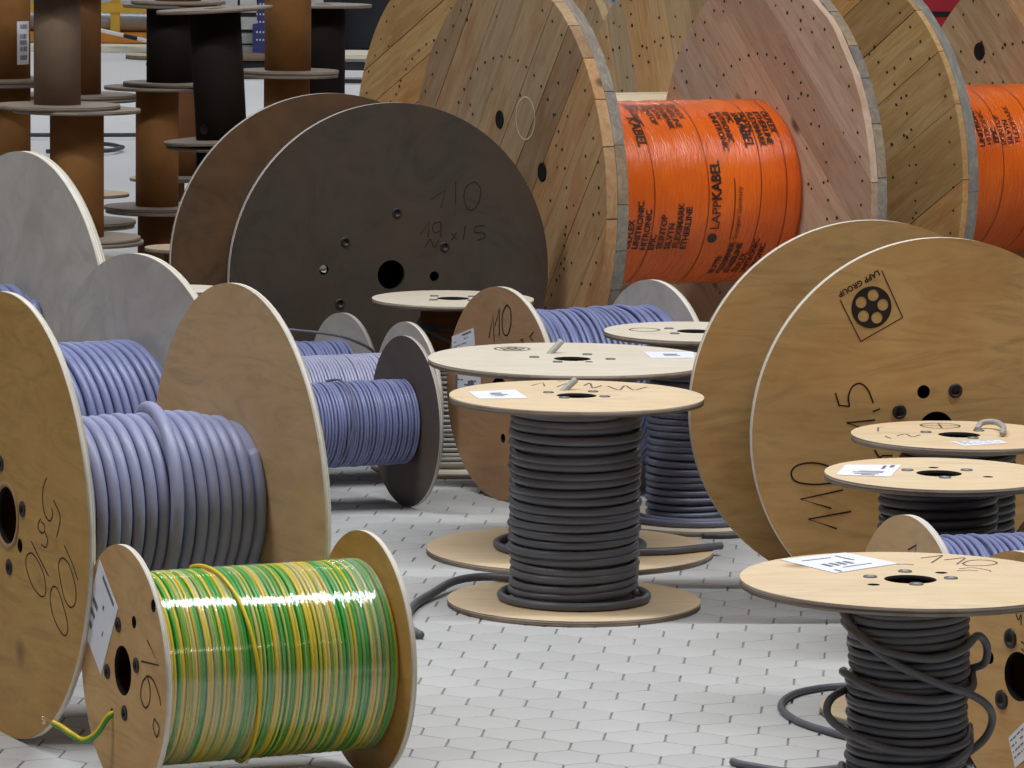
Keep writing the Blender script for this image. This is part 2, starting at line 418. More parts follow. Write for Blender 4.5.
# ------------------------------------------------------------------ floor: grout bed and hexagon tiles
fl = mesh_obj('floor', [(-40, -12, -.0035), (40, -12, -.0035), (40, 62, -.0035), (-40, 62, -.0035), (-40, -12, -.2), (40, -12, -.2), (40, 62, -.2), (-40, 62, -.2)],
              [(0, 1, 2, 3), (7, 6, 5, 4), (0, 4, 5, 1), (1, 5, 6, 2), (2, 6, 7, 3), (3, 7, 4, 0)], 'floor')
fl['kind'] = 'structure'
def wall(name, c, s):
    o = box(name, c, s, 'wall'); o['kind'] = 'structure'
M_['wall'] = plain('wall_paint', (.5, .5, .5), .8, 0, .05, 2)
wall('wall_back', (0, 58, 4.5), (44, .3, 9)); wall('wall_left', (-22, 24, 4.5), (.3, 68, 9)); wall('wall_right', (22, 24, 4.5), (.3, 68, 9)); wall('wall_front', (0, -10, 4.5), (44, .3, 9))
TW, TTH = .112272, math.radians(-4.75554); TO = np.array([-.12535, 8.85861])
ex = np.array([math.cos(TTH), math.sin(TTH)]); ey = np.array([-ex[1], ex[0]])
def hexmesh():
    R0 = TW/math.sqrt(3)-.0020; V = []
    for r, z in ((R0-.0012, 0.0), (R0, -.0012), (R0, -.006)):
        V += [(r*math.cos(PI/2+PI/3*k), r*math.sin(PI/2+PI/3*k), z) for k in range(6)]
    F = [tuple(range(6))]
    for j in range(2):
        for k in range(6): F.append((j*6+k, (j+1)*6+k, (j+1)*6+(k+1) % 6, j*6+(k+1) % 6))
    return V, F
HV, HF = hexmesh(); HVn = np.array(HV)
hm = bpy.data.meshes.new('tile'); hm.from_pydata(HV, [], HF); hm.materials.append(M_['tile'])
def project(x, y, z=0.0):
    d = Vector((x, y, z))-Vector((0, 0, CAM_H)); zz = d.dot(fwd); return 512+F_PX*d.dot(cx)/zz, 384+F_PX*d.dot(cdn)/zz
tiles = []
for j in range(-75, 32):
    for i2 in range(-120, 120):
        if (i2+j) % 2: continue
        c = TO+ex*TW*(i2/2+.5)-ey*j*TW*.8660254
        if not (5.8 < c[1] < 15.9 and abs(c[0]) < .12*c[1]+.55): continue
        u, v = project(*c); tiles.append((c, u, v))
def open_floor(u, v): return (390 < u < 860 and 545 < v < 785) or (325 < u < 730 and 500 < v <= 545) or (0 <= u < 100 and v > 715 and v < 785) or (700 < u < 860 and 540 < v < 640)
near = sorted([t_ for t_ in tiles if open_floor(t_[1], t_[2])], key=lambda t_: -t_[2])[:300]
nid = {id(t_) for t_ in near}
for c, u, v in near:
    link('tile', hm, fl, Matrix.Translation((c[0], c[1], 0)) @ Matrix.Rotation(TTH, 4, 'Z'))
RZ = np.array([[math.cos(TTH), -math.sin(TTH), 0], [math.sin(TTH), math.cos(TTH), 0], [0, 0, 1]])
HR = HVn @ RZ.T; VV = []; FF = []
for t_ in tiles:
    if id(t_) in nid: continue
    b0 = len(VV)*18; VV.append(HR+np.array([t_[0][0], t_[0][1], 0])); FF += [tuple(x+b0 for x in f) for f in HF]
far_t = mesh_obj('tile_field', np.concatenate(VV), FF, 'tile', fl, recalc=False); far_t['kind'] = 'stuff'

# ------------------------------------------------------------------ plywood reels
RING4 = lambda r, ph: [(r*math.cos(ph+k*PI/2), r*math.sin(ph+k*PI/2)) for k in range(4)]

def lying_reel(label, X, Y, phi, R, s0, s1, t=.016, face='ply_warm', face2=None, edge='edge', hole=.043, bolt=(), extra=(), r=.12, core=None,
               cr=.005, pitch=None, cable='blue_cable', seed=1, rj=0, wob=0, slant=0, group=None, core_mat='card', sides=8, seg=44, wind=True, bolts_dark=True, bs=1.0, taper=0.0):
    """reel lying on its rims: outer face of the near flange at s0, inner face of the far flange at s1"""
    root = thing('cable_reel', label, 'cable reel', (X, Y, 0), phi, group)
    lay = Lay(True, R)
    holes = [(0, 0, hole)]+[(p, q, .0068*bs) for p, q in bolt]+[tuple(e) for e in extra]
    f1 = flange(lay, R, s0, t, holes, (face, edge, 'hole_shade'), root)
    f2 = flange(lay, R, s1, t, [(0, 0, hole)], (face2 or face, edge, 'hole_shade'), root)
    bolts(lay, bolt, s0, f1, bolts_dark, bs)
    rc = core or r-2*cr
    lathe('core', lay, [(rc-.006, s0+t+.0005), (rc, s0+t+.0005), (rc, s1-.0005), (rc-.006, s1-.0005)], core_mat, root, closed=True)
    if wind:
        if rc < r-2.2*cr: lathe('inner_winding', lay, [(r-2.0*cr, s0+t+.001), (r-2.0*cr, s1-.001)], cable, root)
        winding('cable_winding', lay, r-cr, s0+t, s1, cr, pitch or 2*cr, cable, root, seed, seg, sides, rj, wob, slant, taper=taper)
    return root, lay, f1, f2

def upright_reel(label, X, Y, R, h, t=.013, z0=0.0, face='ply_top', edge='edge_shaded', hole=.043, bolt=(), extra=(), r=.12, core=None, cr=.01, pitch=None,
                 cable='grey_cable', seed=1, rj=0, wob=0, slant=0, group=None, a0=None, a1=None, core_mat='card', name='cable_reel', cat='cable reel', wind=True, Rb=None, seg=48, sides=10, bot_face=None):
    root = thing(name, label, cat, (X, Y, z0), 0, group)
    lay = Lay(False, 0)
    holes = [(0, 0, hole)]+[(p, q, .0068) for p, q in bolt]+[tuple(e) for e in extra]
    ft = flange(lay, R, h-t, t, holes, (face, edge, 'hole_shade'), root)
    flange(lay, Rb or R, 0, t, [(0, 0, hole)], (bot_face or face, edge, 'hole_shade'), root)
    bolts(lay, bolt, h, ft)
    rc = core or r-2*cr
    lathe('core', lay, [(rc-.006, t+.0005), (rc, t+.0005), (rc, h-t-.0005), (rc-.006, h-t-.0005)], core_mat, root, closed=True)
    if wind:
        lo_, hi_ = a0 or t, a1 or h-t
        if rc < r-2.0*cr: lathe('inner_winding', lay, [(r-1.6*cr, lo_+.002), (r-1.6*cr, hi_-.002)], cable, root)
        winding('cable_winding', lay, r-cr, lo_, hi_, cr, pitch or 2*cr, cable, root, seed, seg, sides, rj, wob, slant)
    return root, lay, ft

EPS = -.0007
# --- reel of green and yellow wire, front left
YGP = dict(X=-.6618, Y=7.2221, phi=.4333, R=.2157)
root, lay, f1, f2 = lying_reel('pine reel wound full of green and yellow wire under clear film, front left', -.6590, 7.2230, .4333, .2157, 0, .4445, .010,
    'ply_warm', 'ply_gold', 'edge', .043, [(-.0219, .0756), (-.078, -.0158), (.0687, .0211), (.0100, -.072)], [(.0559, .093, .011), (-.0548, -.0845, .009), (.1512, .1366, .0115)],
    r=.1665, core=.13, cr=.0036, pitch=.0073, cable='gy', seed=3, wob=.0015, rj=.0012, sides=6, seg=56, bs=1.15)
lathe('stretch_film', lay, [(.1672, .0105), (.1686, .02), (.1684, .20), (.1692, .32), (.1685, .43), (.167, .4445)], 'film', root, n=96)
ang = np.linspace(-2.2, 1.9, 60); rr_ = .1708
pa = .178-.030*np.tanh((ang-.15)*1.1)+.01*np.sin(ang*2)
V, F = tube_rings(np.stack([rr_*np.cos(ang), rr_*np.sin(ang), pa], 1), np.stack([np.cos(ang), np.sin(ang), 0*ang], 1), np.stack([0*ang, 0*ang, 0*ang+1], 1), .0034, 8)
mesh_obj('crossing_wire', lay.arr(V), F, 'yellow', root, True)
strokes('pen_stroke', lay, [[(.1218, .0738), (.181, .0409), (.093, .0324)], [(.1239, .0135), (.0998, -.0026), (.0902, -.0244), (.1, -.0394), (.1193, -.0425), (.1355, -.0261), (.1355, -.0028), (.1239, .0118), (.1526, .0103), (.1812, -.0111), (.1889, -.0262)], [(.1576, -.0537), (.1529, -.0696), (.1701, -.0829), (.1815, -.0641), (.1576, -.0537)]], EPS, .0032, 'ink', f1)
paper(lay, [(-.1169, .1733), (-.0232, .1037), (-.1108, -.0275), (-.2034, .0395)], 0, -1, f1, [(.25, .04, .85, .09), (.1, .45, .35, .52), (.5, .3, .56, .36), (.1, .60, .32, .66), (.08, .75, .3, .82), (.7, .55, .74, .62)])
e = [lay(-.0530, -.0830, .012), lay(-.0560, -.0890, -.006), lay(-.0700, -.1198, -.022), lay(-.1026, -.1378, -.035), lay(-.1225, -.1299, -.05), lay(-.1465, -.1214, -.06), lay(-.165, -.116, -.07)]
o = cable_path('wire_end', e, .0052, 'yellow', root)
e2 = [(x, y-.0012, z-.0018) for x, y, z in e]
cable_path('green_stripe', e2, .0048, 'green', o)
for k in range(7):
    a_ = k*.9; x, y, z = e[-1]; cable_path('copper_strand', [(x, y, z), (x-.008, y-.002+.003*math.cos(a_), z+.004+.003*math.sin(a_)), (x-.020, y-.004+.007*math.cos(a_), z+.006+.007*math.sin(a_))], .0009, 'copper', o, 3, 5)

# --- big reel of thick grey cable, left
root, lay, f1, f2 = lying_reel('large golden plywood reel with thick bluish grey cable at left edge, numbers scrawled on it', -.9085, 7.7120, .4731, .4063, -.006, .443, .012,
    'ply_gold', 'ply_tan', 'edge', .052, [(-.0309, .0904), (.081, .0225), (.0122, -.0937)], [(.0667, -.0461, .013)],
    r=.173, core=.12, cr=.0112, pitch=.0242, cable='thick_cable', seed=11, wob=.0015, rj=.004, sides=14, seg=72, bs=1.25, taper=.011)
lathe('hub_ring', lay, [(.0535, -.0062), (.0535, -.008), (.0610, -.008), (.0610, -.0062)], 'ply_brown', f1)
ang = np.linspace(-1.5, 2.3, 70); ramp_ = np.clip(np.minimum((ang+1.5)/.7, (2.3-ang)/.5), 0, 1); rr_ = .173-.0122+.021*ramp_**.6
pa = .262-.010*np.cos(ang*.9)+.010*ang
V, F = tube_rings(np.stack([rr_*np.cos(ang), rr_*np.sin(ang), pa], 1), np.stack([np.cos(ang), np.sin(ang), 0*ang], 1), np.stack([0*ang, 0*ang, 0*ang+1], 1), .0125, 14)
mesh_obj('riding_turn', lay.arr(V), F, 'thick_cable', root, True)
BLW = [[(.2026, .0962), (.1861, .0776), (.1812, .0558), (.1879, .0357), (.2023, .0238), (.2196, .021), (.2312, .0349), (.2264, .0447)], [(.2361, .0607), (.2674, .0365), (.2617, .0148), (.2502, -.0036)], [(.1732, .0179), (.1596, .0071), (.1654, -.0044), (.1877, -.0046), (.1926, .0083), (.1752, .0129)], [(.1925, -.0022), (.207, -.0141), (.1972, -.0296), (.175, -.0276)], [(.1261, -.0302), (.1632, -.0523), (.2115, -.0794)], [(.126, -.0501), (.1043, -.0576), (.0973, -.0764), (.1188, -.1008), (.1433, -.1147), (.1774, -.1217), (.1969, -.1098), (.1873, -.0803), (.1534, -.0573), (.126, -.0501)], [(.2881, -.0126), (.3257, -.0381), (.3537, -.0642)], [(.2595, -.0552), (.2643, -.044), (.2833, -.0359), (.3116, -.0437), (.335, -.0671), (.3443, -.0864), (.3396, -.108), (.3161, -.118), (.2878, -.1058), (.269, -.0774), (.2595, -.0552)], [(.2191, -.1098), (.2307, -.0957), (.2546, -.0954), (.2831, -.1205), (.3047, -.1518), (.2971, -.1705), (.2734, -.171), (.2353, -.1493), (.219, -.1238), (.2191, -.1098)]]
strokes('pen_stroke', lay, BLW, EPS-.006, .0026, 'ink', f1)

# --- grey reels behind it
lying_reel('grey weathered plywood reel with blue cable behind the large golden reel', -.7759, 8.8405, .6034, .39, -.44, 0, .016, 'ply_grey', 'ply_grey', 'edge', .05,
    r=.213, core=.16, cr=.0088, pitch=.0204, cable='blue_cable', seed=5, wob=.002, rj=.003, sides=12, seg=64)
lying_reel('tall grey plywood reel at the far left edge behind the other grey reel', -1.16, 10.1277, .5578, .45, -.44, 0, .022, 'ply_grey', 'ply_grey', 'edge', .05,
    r=.138, core=.10, cr=.012, pitch=.026, cable='blue_cable', seed=6, wob=.002, rj=.003, sides=12, seg=64)

# --- three small reels in the middle left
G3 = 'small lying reels behind the big golden reel'
root, lay, f1, f2 = lying_reel('small dark brown reel of thin blue cable, nearest of three lying in a row', -.2653, 10.5589, .4423, .2124, -.4445, 0, .010, 'ply_smoke', 'ply_smoke', 'edge_dark', .04,
    r=.105, core=.085, cr=.0036, pitch=.0085, cable='blue_cable', seed=7, wob=.0025, rj=.0025, seg=40, sides=7, group=G3)
lam = lambda r, a, psi: lay(r*math.cos(psi), r*math.sin(psi), a)
cable_path('loose_turn', [lam(.113, -.19, 2.0), lam(.117, -.185, 1.3), lam(.116, -.176, .8), lam(.116, -.185, .2), lam(.116, -.197, -.4), lam(.113, -.205, -.8)], .0030, 'steel_cable', root)
lying_reel('small reel of pale lilac cable with a pale flange behind the dark brown reel', -.2728, 11.015, .4502, .205, -.4445, 0, .012, 'ply_grey', 'ply_grey', 'edge', .04,
    r=.128, core=.09, cr=.0040, pitch=.0090, cable='pale_cable', seed=8, wob=.0012, rj=.001, seg=40, sides=7, group=G3)
root, lay, f1, f2 = lying_reel('small grey reel furthest back of three in a row, a dark cable strung across it', -.452, 11.37, .52, .197, -.25, 0, .012, 'ply_grey', 'ply_grey', 'edge_dark', .04,
    r=.125, core=.09, cr=.005, pitch=.012, cable='blue_cable', seed=9, wob=.004, rj=.004, slant=.012, seg=40, sides=7, group=G3)
mw = Matrix.Translation((-.452, 11.37, 0)) @ Matrix.Rotation(.52, 4, 'Z'); inv = mw.inverted()
cable_path('cable_end', [tuple(inv @ Vector(p)) for p in ((-.66, 10.96, .40), (-.564, 10.96, .392), (-.469, 11.0, .378), (-.415, 11.05, .358), (-.365, 11.15, .318), (-.36, 11.22, .26))], .004, 'grey_cable', root)

# --- brown reel marked 110
root, lay, f1, f2 = lying_reel('brown plywood reel marked 110 with blue cable and two white labels', -.0312, 10.6817, .529, .2684, 0, .4485, .016, 'ply_brown', 'ply_grey', 'edge', .043,
    [], [(.02, -.11, .012), (-.06, -.03, .010)], r=.203, core=.15, cr=.0056, pitch=.0140, cable='blue_cable', seed=21, wob=.006, rj=.007, slant=.022, seg=52, sides=8)
strokes('pen_stroke', lay, [[(-.0548, .135), (-.0352, .1966), (-.028, .1287)], [(-.0253, .1687), (-.0048, .214), (-.0033, .1457)], [(.0306, .2264), (.0133, .2049), (.0104, .1723), (.0216, .1518), (.0393, .1536), (.0529, .1801), (.0522, .2123), (.0413, .2238), (.0306, .2264)], [(.1032, .144), (.1136, .1504), (.1138, .1397)], [(.1655, .1717), (.1449, .159), (.1625, .1501)]], EPS, .0042, 'ink', f1)
paper(lay, [(-.2433, .1194), (-.1335, .1525), (-.1253, .1096), (-.2389, .075)], 0, -1, f1, [(.5, .1, .9, .2)]+text_bars(2, 3))
paper(lay, [(-.2214, .0243), (-.0945, .031), (-.0936, -.045), (-.2219, -.055)], 0, -1, f1, [(.0, .0, .08, 1), (.5, .15, .75, .4)]+text_bars(4, 5))

# --- right: small reel of blue cable, and the reel in the right corner
root, lay, f1, f2 = lying_reel('small plywood reel of light blue cable lying behind the front right reel', .7185, 7.6571, .3691, .216, 0, .30, .014, 'ply_tan', 'ply_tan', 'edge', .043,
    r=.172, core=.12, cr=.0052, pitch=.0125, cable='blue_cable', seed=31, wob=.006, rj=.006, slant=.020, seg=48, sides=8)
strokes('pen_stroke', lay, [[(-.0014, .154), (.0333, .1682), (.0283, .1572)]], EPS, .0028, 'ink', f1)
root, lay, f1, f2 = lying_reel('plywood reel with dark bolt holes lying at the bottom right corner', .8758, 7.2597, .5025, .2161, 0, .4445, .018, 'ply_warm', 'ply_gold', 'edge', .043,
    [(-.0268, .0617), (-.0481, -.049), (.06, .05), (.04, -.062)], [(-.087, .0186, .0115)], r=.15, core=.12, cr=.006, cable='slate_cable', seed=33, bs=1.5)
paper(lay, [(-.0245, -.1115), (.0185, -.0767), (.0438, -.1254), (-.0029, -.1603)], 0, -1, f1, text_bars(9, 4))
strokes('pen_stroke', lay, [[(-.005, .118), (-.012, .108), (-.005, .098), (.002, .108), (.003, .09)], [(.004, .062), (.02, .058)], [(.006, .05), (.018, .044)]], EPS, .0024, 'ink', f1)

# --- big plywood drum with the printed emblem
PP = dict(X=.8992, Y=9.0189, phi=1.8303, R=.4088)
root, lay, f1, f2 = lying_reel('big golden plywood reel facing front with a printed reel emblem and 110 in marker', .8992, 9.0189, 1.8303, .4088, 0, .4386, .018, 'ply_warm', 'ply_warm', 'edge', .040,
    [(.0412, .0829), (-.0834, .0406), (.0834, -.0406), (-.0412, -.0829)], [(-.0302, .0825, .0145), (.0302, -.0825, .0145)], r=.26, core=.19, cr=.012, cable='slate_cable', seed=41, bs=1.35, sides=10)
PW = [[(-.2252, -.1064), (-.2686, -.109), (-.3076, -.103), (-.3209, -.0882), (-.3169, -.0738), (-.2998, -.0651), (-.2695, -.0634), (-.239, -.0716), (-.222, -.088)], [(-.2053, -.1224), (-.3004, -.1398), (-.2306, -.1612)], [(-.2272, .0844), (-.218, .0577), (-.1949, .0547)], [(-.1949, .0547), (-.198, .0747), (-.1906, .0952), (-.1734, .1032), (-.1558, .0904), (-.142, .0611)], [(-.1438, .0424), (-.1269, .0483)], [(-.186, -.1687), (-.2822, -.1827), (-.2174, -.2049)], [(-.1372, .0248), (-.201, .02), (-.1681, .0085)], [(-.1374, -.0388), (-.1253, -.0557), (-.1188, -.0517), (-.097, -.0522)], [(-.0995, -.1312), (-.1169, -.1349), (-.1219, -.1452), (-.1165, -.1528)], [(-.103, -.1666), (-.1108, -.1685), (-.0985, -.173)]]
strokes('pen_stroke', lay, PW, EPS, .0036, 'ink', f1)
# emblem: open square, round reel with five holes, two words
strokes('emblem_frame', lay, [[(-.221, .2807), (-.1731, .1921)], [(-.1731, .1921), (-.0808, .2414)], [(-.0808, .2414), (-.1301, .3412)]], EPS, .0022, 'dark_ink', f1, False)
b = bmesh.new(); es = []
def loop(r, c, n=40):
    vs_ = [b.verts.new(lay(x, y, EPS)) for x, y in circle(r, n, c)]
    for i in range(n): es.append(b.edges.new((vs_[i], vs_[(i+1) % n])))
ec = np.array((-.1510, .2640)); loop(.0445, ec)
for k in range(5):
    a_ = math.radians(83)-k*2*PI/5; loop(.0122, ec+.0255*np.array((math.cos(a_), math.sin(a_))), 20)
bmesh.ops.triangle_fill(b, use_beauty=True, edges=es); me = bpy.data.meshes.new('emblem_reel'); b.to_mesh(me); b.free(); me.materials.append(M_['dark_ink']); link('emblem_reel', me, f1)
flat_text(lay, 'LAPP GROUP', (-.1385, .3425), (-.2270, .2955), EPS, f1, 'dark_ink', 'emblem_lettering', 1)

# --- dark stained drum
root, lay, f1, f2 = lying_reel('large dark stained reel facing front with 110 faintly marked on it', -.3331, 11.6685, 1.9873, .4691, 0, .4728, .016, 'ply_dark', 'ply_dark2', 'edge_dark', .040,
    [(.0157, .1685), (-.1342, .093), (-.1493, -.0748), (.1578, .0727)], [(-.1966, .0185, .014), (.128, -.0082, .014)], r=.30, core=.22, cr=.012, cable='black_cable', seed=43, bs=1.2)
strokes('pen_stroke', lay, [[(.1159, .2036), (.1591, .2294), (.1452, .1788)], [(.1879, .253), (.1886, .1886)], [(.2462, .2491), (.223, .2389), (.2134, .2095), (.2237, .1771), (.2412, .1729), (.2585, .1951), (.2628, .23), (.2462, .2491)], [(.0851, .1082), (.1108, .1424), (.1083, .0996)], [(.1426, .1417), (.1224, .1341), (.1255, .1126), (.1458, .1202), (.1455, .1416), (.146, .0987)], [(.1778, .1086), (.1926, .0922)], [(.1924, .111), (.178, .0898)], [(.2184, .1292), (.213, .0917)], [(.2768, .1278), (.2505, .1257), (.2478, .1096), (.2712, .1091), (.2772, .0954), (.2539, .0879)], [(.0999, .073), (.1141, .0941), (.1259, .0724), (.1403, .0908)]], EPS, .0032, 'dark_ink', f1)

# ------------------------------------------------------------------ upright reels
GU = 'upright plywood reels'
def stub(root, p, d, cr, mat='beige_cable'):
    p = np.array(p); d = np.array(d); cable_path('cable_stub', [p-d*.5, p, p+d*.5, p+d], cr, mat, root, 3)

# front centre
root, lay, ft = upright_reel('upright plywood reel of dark grey cable standing alone at the centre front', .1392, 9.1582, .2738, .4564, bolt=[(-.0604, .0441), (.0364, .0686), (.0601, -.0161), (-.0271, -.0445)],
    r=.139, core=.105, cr=.0092, pitch=.0186, cable='slate_cable', seed=51, rj=.007, wob=.006, slant=.004, a0=.018, a1=.443, group=GU)
paper(lay, [(-.2332, .0376), (-.1321, .0832), (-.1051, -.0619), (-.2098, -.0816)], .4564, 1, ft, [(.38, .3, .62, .42), (.35, .5, .7, .58), (.4, .66, .6, .72)])
strokes('pen_stroke', lay, [[(-.0969, .1647), (-.0709, .2201), (-.0681, .157)], [(-.0384, .2499), (-.0188, .2579)], [(-.04, .15), (-.02, .21), (-.018, .15)], [(.0186, .1757), (.0322, .2193), (.0372, .1355), (.0572, .1794)], [(.0698, .1701), (.0939, .1045), (.1086, .1843), (.1258, .1075), (.1561, .1625)]], .4571, .004, 'faint_ink', ft)
stub(root, (-.0269, .090, .456), (.026, .015, .022), .0075)
lp = [(.158*math.cos(x), .158*math.sin(x), .0225) for x in np.linspace(1.9, 7.9, 30)]
cable_path('bottom_turn', lp, .0092, 'slate_cable', root, 3, 10)
cable_path('cable_end', [(-.05, .15, .024), (-.13, .20, .024), (-.205, .215, .023), (-.262, .165, .021), (-.305, .06, .013), (-.342, -.07, .0095), (-.356, -.23, .0095), (-.345, -.36, .0095), (-.322, -.435, .0095)], .0092, 'slate_cable', root, 6, 10)

# behind it, wider
root, lay, ft = upright_reel('wide pale upright plywood reel directly behind the centre front reel', .1385, 9.8511, .3330, .4552, face='ply_white', bolt=[(-.0876, .02), (.0359, .0879), (.0881, -.0011), (-.0345, -.0687)], extra=[(.0375, -.0558, .010)],
    r=.142, core=.10, cr=.0092, pitch=.0190, cable='slate_cable', seed=52, rj=.006, wob=.004, a0=.016, group=GU, bot_face='ply_top')
paper(lay, [(.1675, .1534), (.2858, .1586), (.283, .0388), (.1836, .0261)], .4552, 1, ft, [(.35, .35, .65, .5), (.35, .6, .7, .68)])
stub(root, (-.0497, .1052, .455), (.026, .015, .028), .0075)
strokes('printed_mark', lay, [[(-.1388+x, .1867+y) for x, y in circle(r_, 24, (0, 0))+circle(r_, 24)[:1]] for r_ in (.041,)]+[[(-.1388+.018*math.cos(k)+x, .1867+.018*math.sin(k)*1.1+y) for x, y in circle(.010, 12)+circle(.010, 12)[:1]] for k in (0.3, 1.6, 2.8, 4.1, 5.3)], .4558, .005, 'faint_ink', ft)
cable_path('cable_end', [(.10, -.12, .024), (.17, -.10, .023), (.235, -.08, .0225), (.30, -.035, .0225), (.335, -.01, .0225), (.352, .0, .0225)], .0090, 'slate_cable', root, 6, 10)
lp = [(.170*math.cos(x), .170*math.sin(x), .0225) for x in np.linspace(-.9, 4.2, 24)]
cable_path('bottom_turn', lp, .0090, 'slate_cable', root, 3, 10)

# blue-grey one further right
root, lay, ft = upright_reel('upright plywood reel of bluish grey cable wedged between pale reel and big emblem reel', .44, 10.335, .2190, .4695, face='ply_white', bolt=[(-.06, .05), (.05, .06), (.06, -.05), (-.05, -.06)],
    r=.112, core=.08, cr=.0080, pitch=.0175, cable='steel_cable', seed=53, rj=.005, wob=.004, group=GU)
lp = [(.135*math.cos(x), .135*math.sin(x), .024+.03*max(0, math.sin(x+.6))) for x in np.linspace(3.4, 6.9, 16)]
cable_path('slack_turn', lp, .0080, 'steel_cable', root, 4, 10)
lp = [(.165*math.cos(x), .165*math.sin(x), .0225) for x in np.linspace(3.0, 6.7, 16)]
cable_path('bottom_turn', lp, .0080, 'steel_cable', root, 4, 10)
strokes('printed_mark', lay, [[(-.12+x, .02+y) for x, y in circle(.036, 24)+circle(.036, 24)[:1]]], .4701, .005, 'faint_ink', ft)

# far one with beige cable
root, lay, ft = upright_reel('upright plywood reel of beige cable at the back in front of dark reel', -.158, 11.24, .2130, .4500, face='ply_white', bolt=[(-.05, .05), (.05, .05), (.05, -.05), (-.05, -.05)],
    r=.130, core=.085, cr=.0058, pitch=.0125, cable='beige_cable', seed=54, rj=.003, wob=.002, a0=.013, a1=.30, group=GU, core_mat='card_dark')
cable_path('slack_turn', [(.086*math.cos(x), .086*math.sin(x), .35+.05*math.sin(x*.7)) for x in np.linspace(3.0, 6.6, 14)], .0055, 'grey_cable', root, 4, 8)
cable_path('slack_turn', [(.088*math.cos(x), .088*math.sin(x), .385+.012*math.sin(x*.9)) for x in np.linspace(2.8, 6.8, 14)], .0055, 'black_cable', root, 4, 8)

# right-hand ones
root, lay, ft = upright_reel('upright plywood reel with a cable stub curled on top, right side below the emblem reel', .9163, 8.715, .2210, .4400, bolt=[(-.065, .0314), (.047, .0637), (.0227, -.0529)],
    r=.118, core=.085, cr=.0085, pitch=.0172, cable='black_cable', seed=55, rj=.004, wob=.003, group=GU)
paper(lay, [(-.0288, -.1085), (.0741, -.0804), (.0851, -.1233), (-.0069, -.1744)], .44, 1, ft, text_bars(12, 3))
cable_path('cable_end', [(.045, .085, .44), (.057, .10, .452), (.082, .095, .455), (.094, .06, .452), (.093, .02, .449), (.085, -.03, .448)], .0062, 'beige_cable', root, 6, 10)
strokes('pen_stroke', lay, [[(-.1628, .038), (-.1577, .0994), (-.1475, .1003)], [(-.155, -.0363), (-.1461, -.0711)], [(-.13, -.03), (-.11, .0), (-.10, -.04), (-.08, -.01)]], .4406, .0035, 'faint_ink', ft)
strokes('printed_mark', lay, [[(-.0255+x, .138+y) for x, y in circle(.041, 24)+circle(.041, 24)[:1]], [(-.0655, .138), (.0145, .138)], [(-.0255, .10), (-.0255, .177)]], .4406, .004, 'faint_ink', ft, False)
root, lay, ft = upright_reel('upright plywood reel of black cable with torn white label, right side', .8054, 8.0043, .2150, .4609, bolt=[(-.0564, .0351), (.0565, .0446), (.0057, -.0576)], extra=[(-.003, .077, .010), (.0881, -.0382, .010)],
    r=.112, core=.08, cr=.0085, pitch=.0172, cable='black_cable', seed=56, rj=.003, wob=.002, group=GU)
paper(lay, [(-.1974, -.0409), (-.1681, .0952), (-.0612, .1041), (-.0965, -.0583)], .4609, 1, ft, [(.15, .3, .2, .75), (.28, .25, .33, .8), (.05, .45, .10, .7), (.38, .35, .42, .8), (.62, .7, .9, .76), (.75, .82, .95, .9)])

# front right
root, lay, ft = upright_reel('nearest upright plywood reel of black cable with white shipping label, front right', .6525, 6.909, .2775, .4420, bolt=[(-.0641, .0175), (-.0018, .0747), (.0673, .0126), (.0052, -.0504)], extra=[(.0573, .0688, .0105), (-.0644, -.0558, .0105)],
    r=.098, core=.075, cr=.0067, pitch=.0137, cable='slate_cable', seed=57, rj=.006, wob=.004, slant=.004, group=GU)
paper(lay, [(-.2011, .1777), (-.0863, .2598), (-.0059, .1522), (-.1191, .0478)], .442, 1, ft, [(.2+.11*k, .50, .26+.11*k, .68) for k in range(4)]+[(.15, .2, .6, .23), (.1, .85, .14, .98), (.7, .15, .74, .5)]+[(.3, .78, .75, .81)])
R1W = [[(.037, .2157), (.0633, .2339), (.0757, .2429), (.0503, .1663)], [(.0746, .1982), (.0905, .2094), (.1113, .221), (.0915, .1552)], [(.1022, .164), (.1147, .191), (.1356, .2025), (.1543, .1938), (.1603, .1741), (.1499, .1534), (.1259, .1418), (.1067, .1444), (.1022, .164)], [(-.0099, .148), (.005, .150), (.019, .1441)]]
strokes('pen_stroke', lay, R1W, .4426, .0032, 'faint_ink', ft)
strokes('red_pen_stroke', lay, [[(.0901, .1096), (.114, .1211), (.1375, .0992), (.1406, .0837)], [(.0849, .0896), (.105, .0969), (.12, .09)]], .4426, .003, 'red_ink', ft)
cy = lambda r, x, z: ((r-.013)*math.sin(x), -(r-.013)*math.cos(x), z)       # x = 0 faces the camera
cable_path('slack_turn', [cy(.112, -1.7, .36), cy(.120, -1.5, .372), cy(.122, -1.0, .362), cy(.122, -.3, .322), cy(.124, .4, .288), cy(.130, .9, .268), (.124, -.05, .245), (.137, -.02, .215), (.128, .0, .18), (.098, .01, .150)], .0068, 'slate_cable', root, 8, 10)
cable_path('slack_turn', [cy(.112, -1.8, .40), cy(.122, -1.4, .385), cy(.122, -.6, .345), cy(.121, .2, .330), cy(.120, .8, .338), (.108, -.03, .355), (.126, -.01, .335), (.124, .0, .305), (.098, .02, .29)], .0068, 'slate_cable', root, 8, 10)
cable_path('slack_turn', [cy(.119, -1.8, .285), cy(.121, -1.3, .290), cy(.121, -.5, .272), cy(.121, .3, .262), cy(.121, 1.1, .270), cy(.120, 1.7, .285)], .0068, 'slate_cable', root, 8, 10)
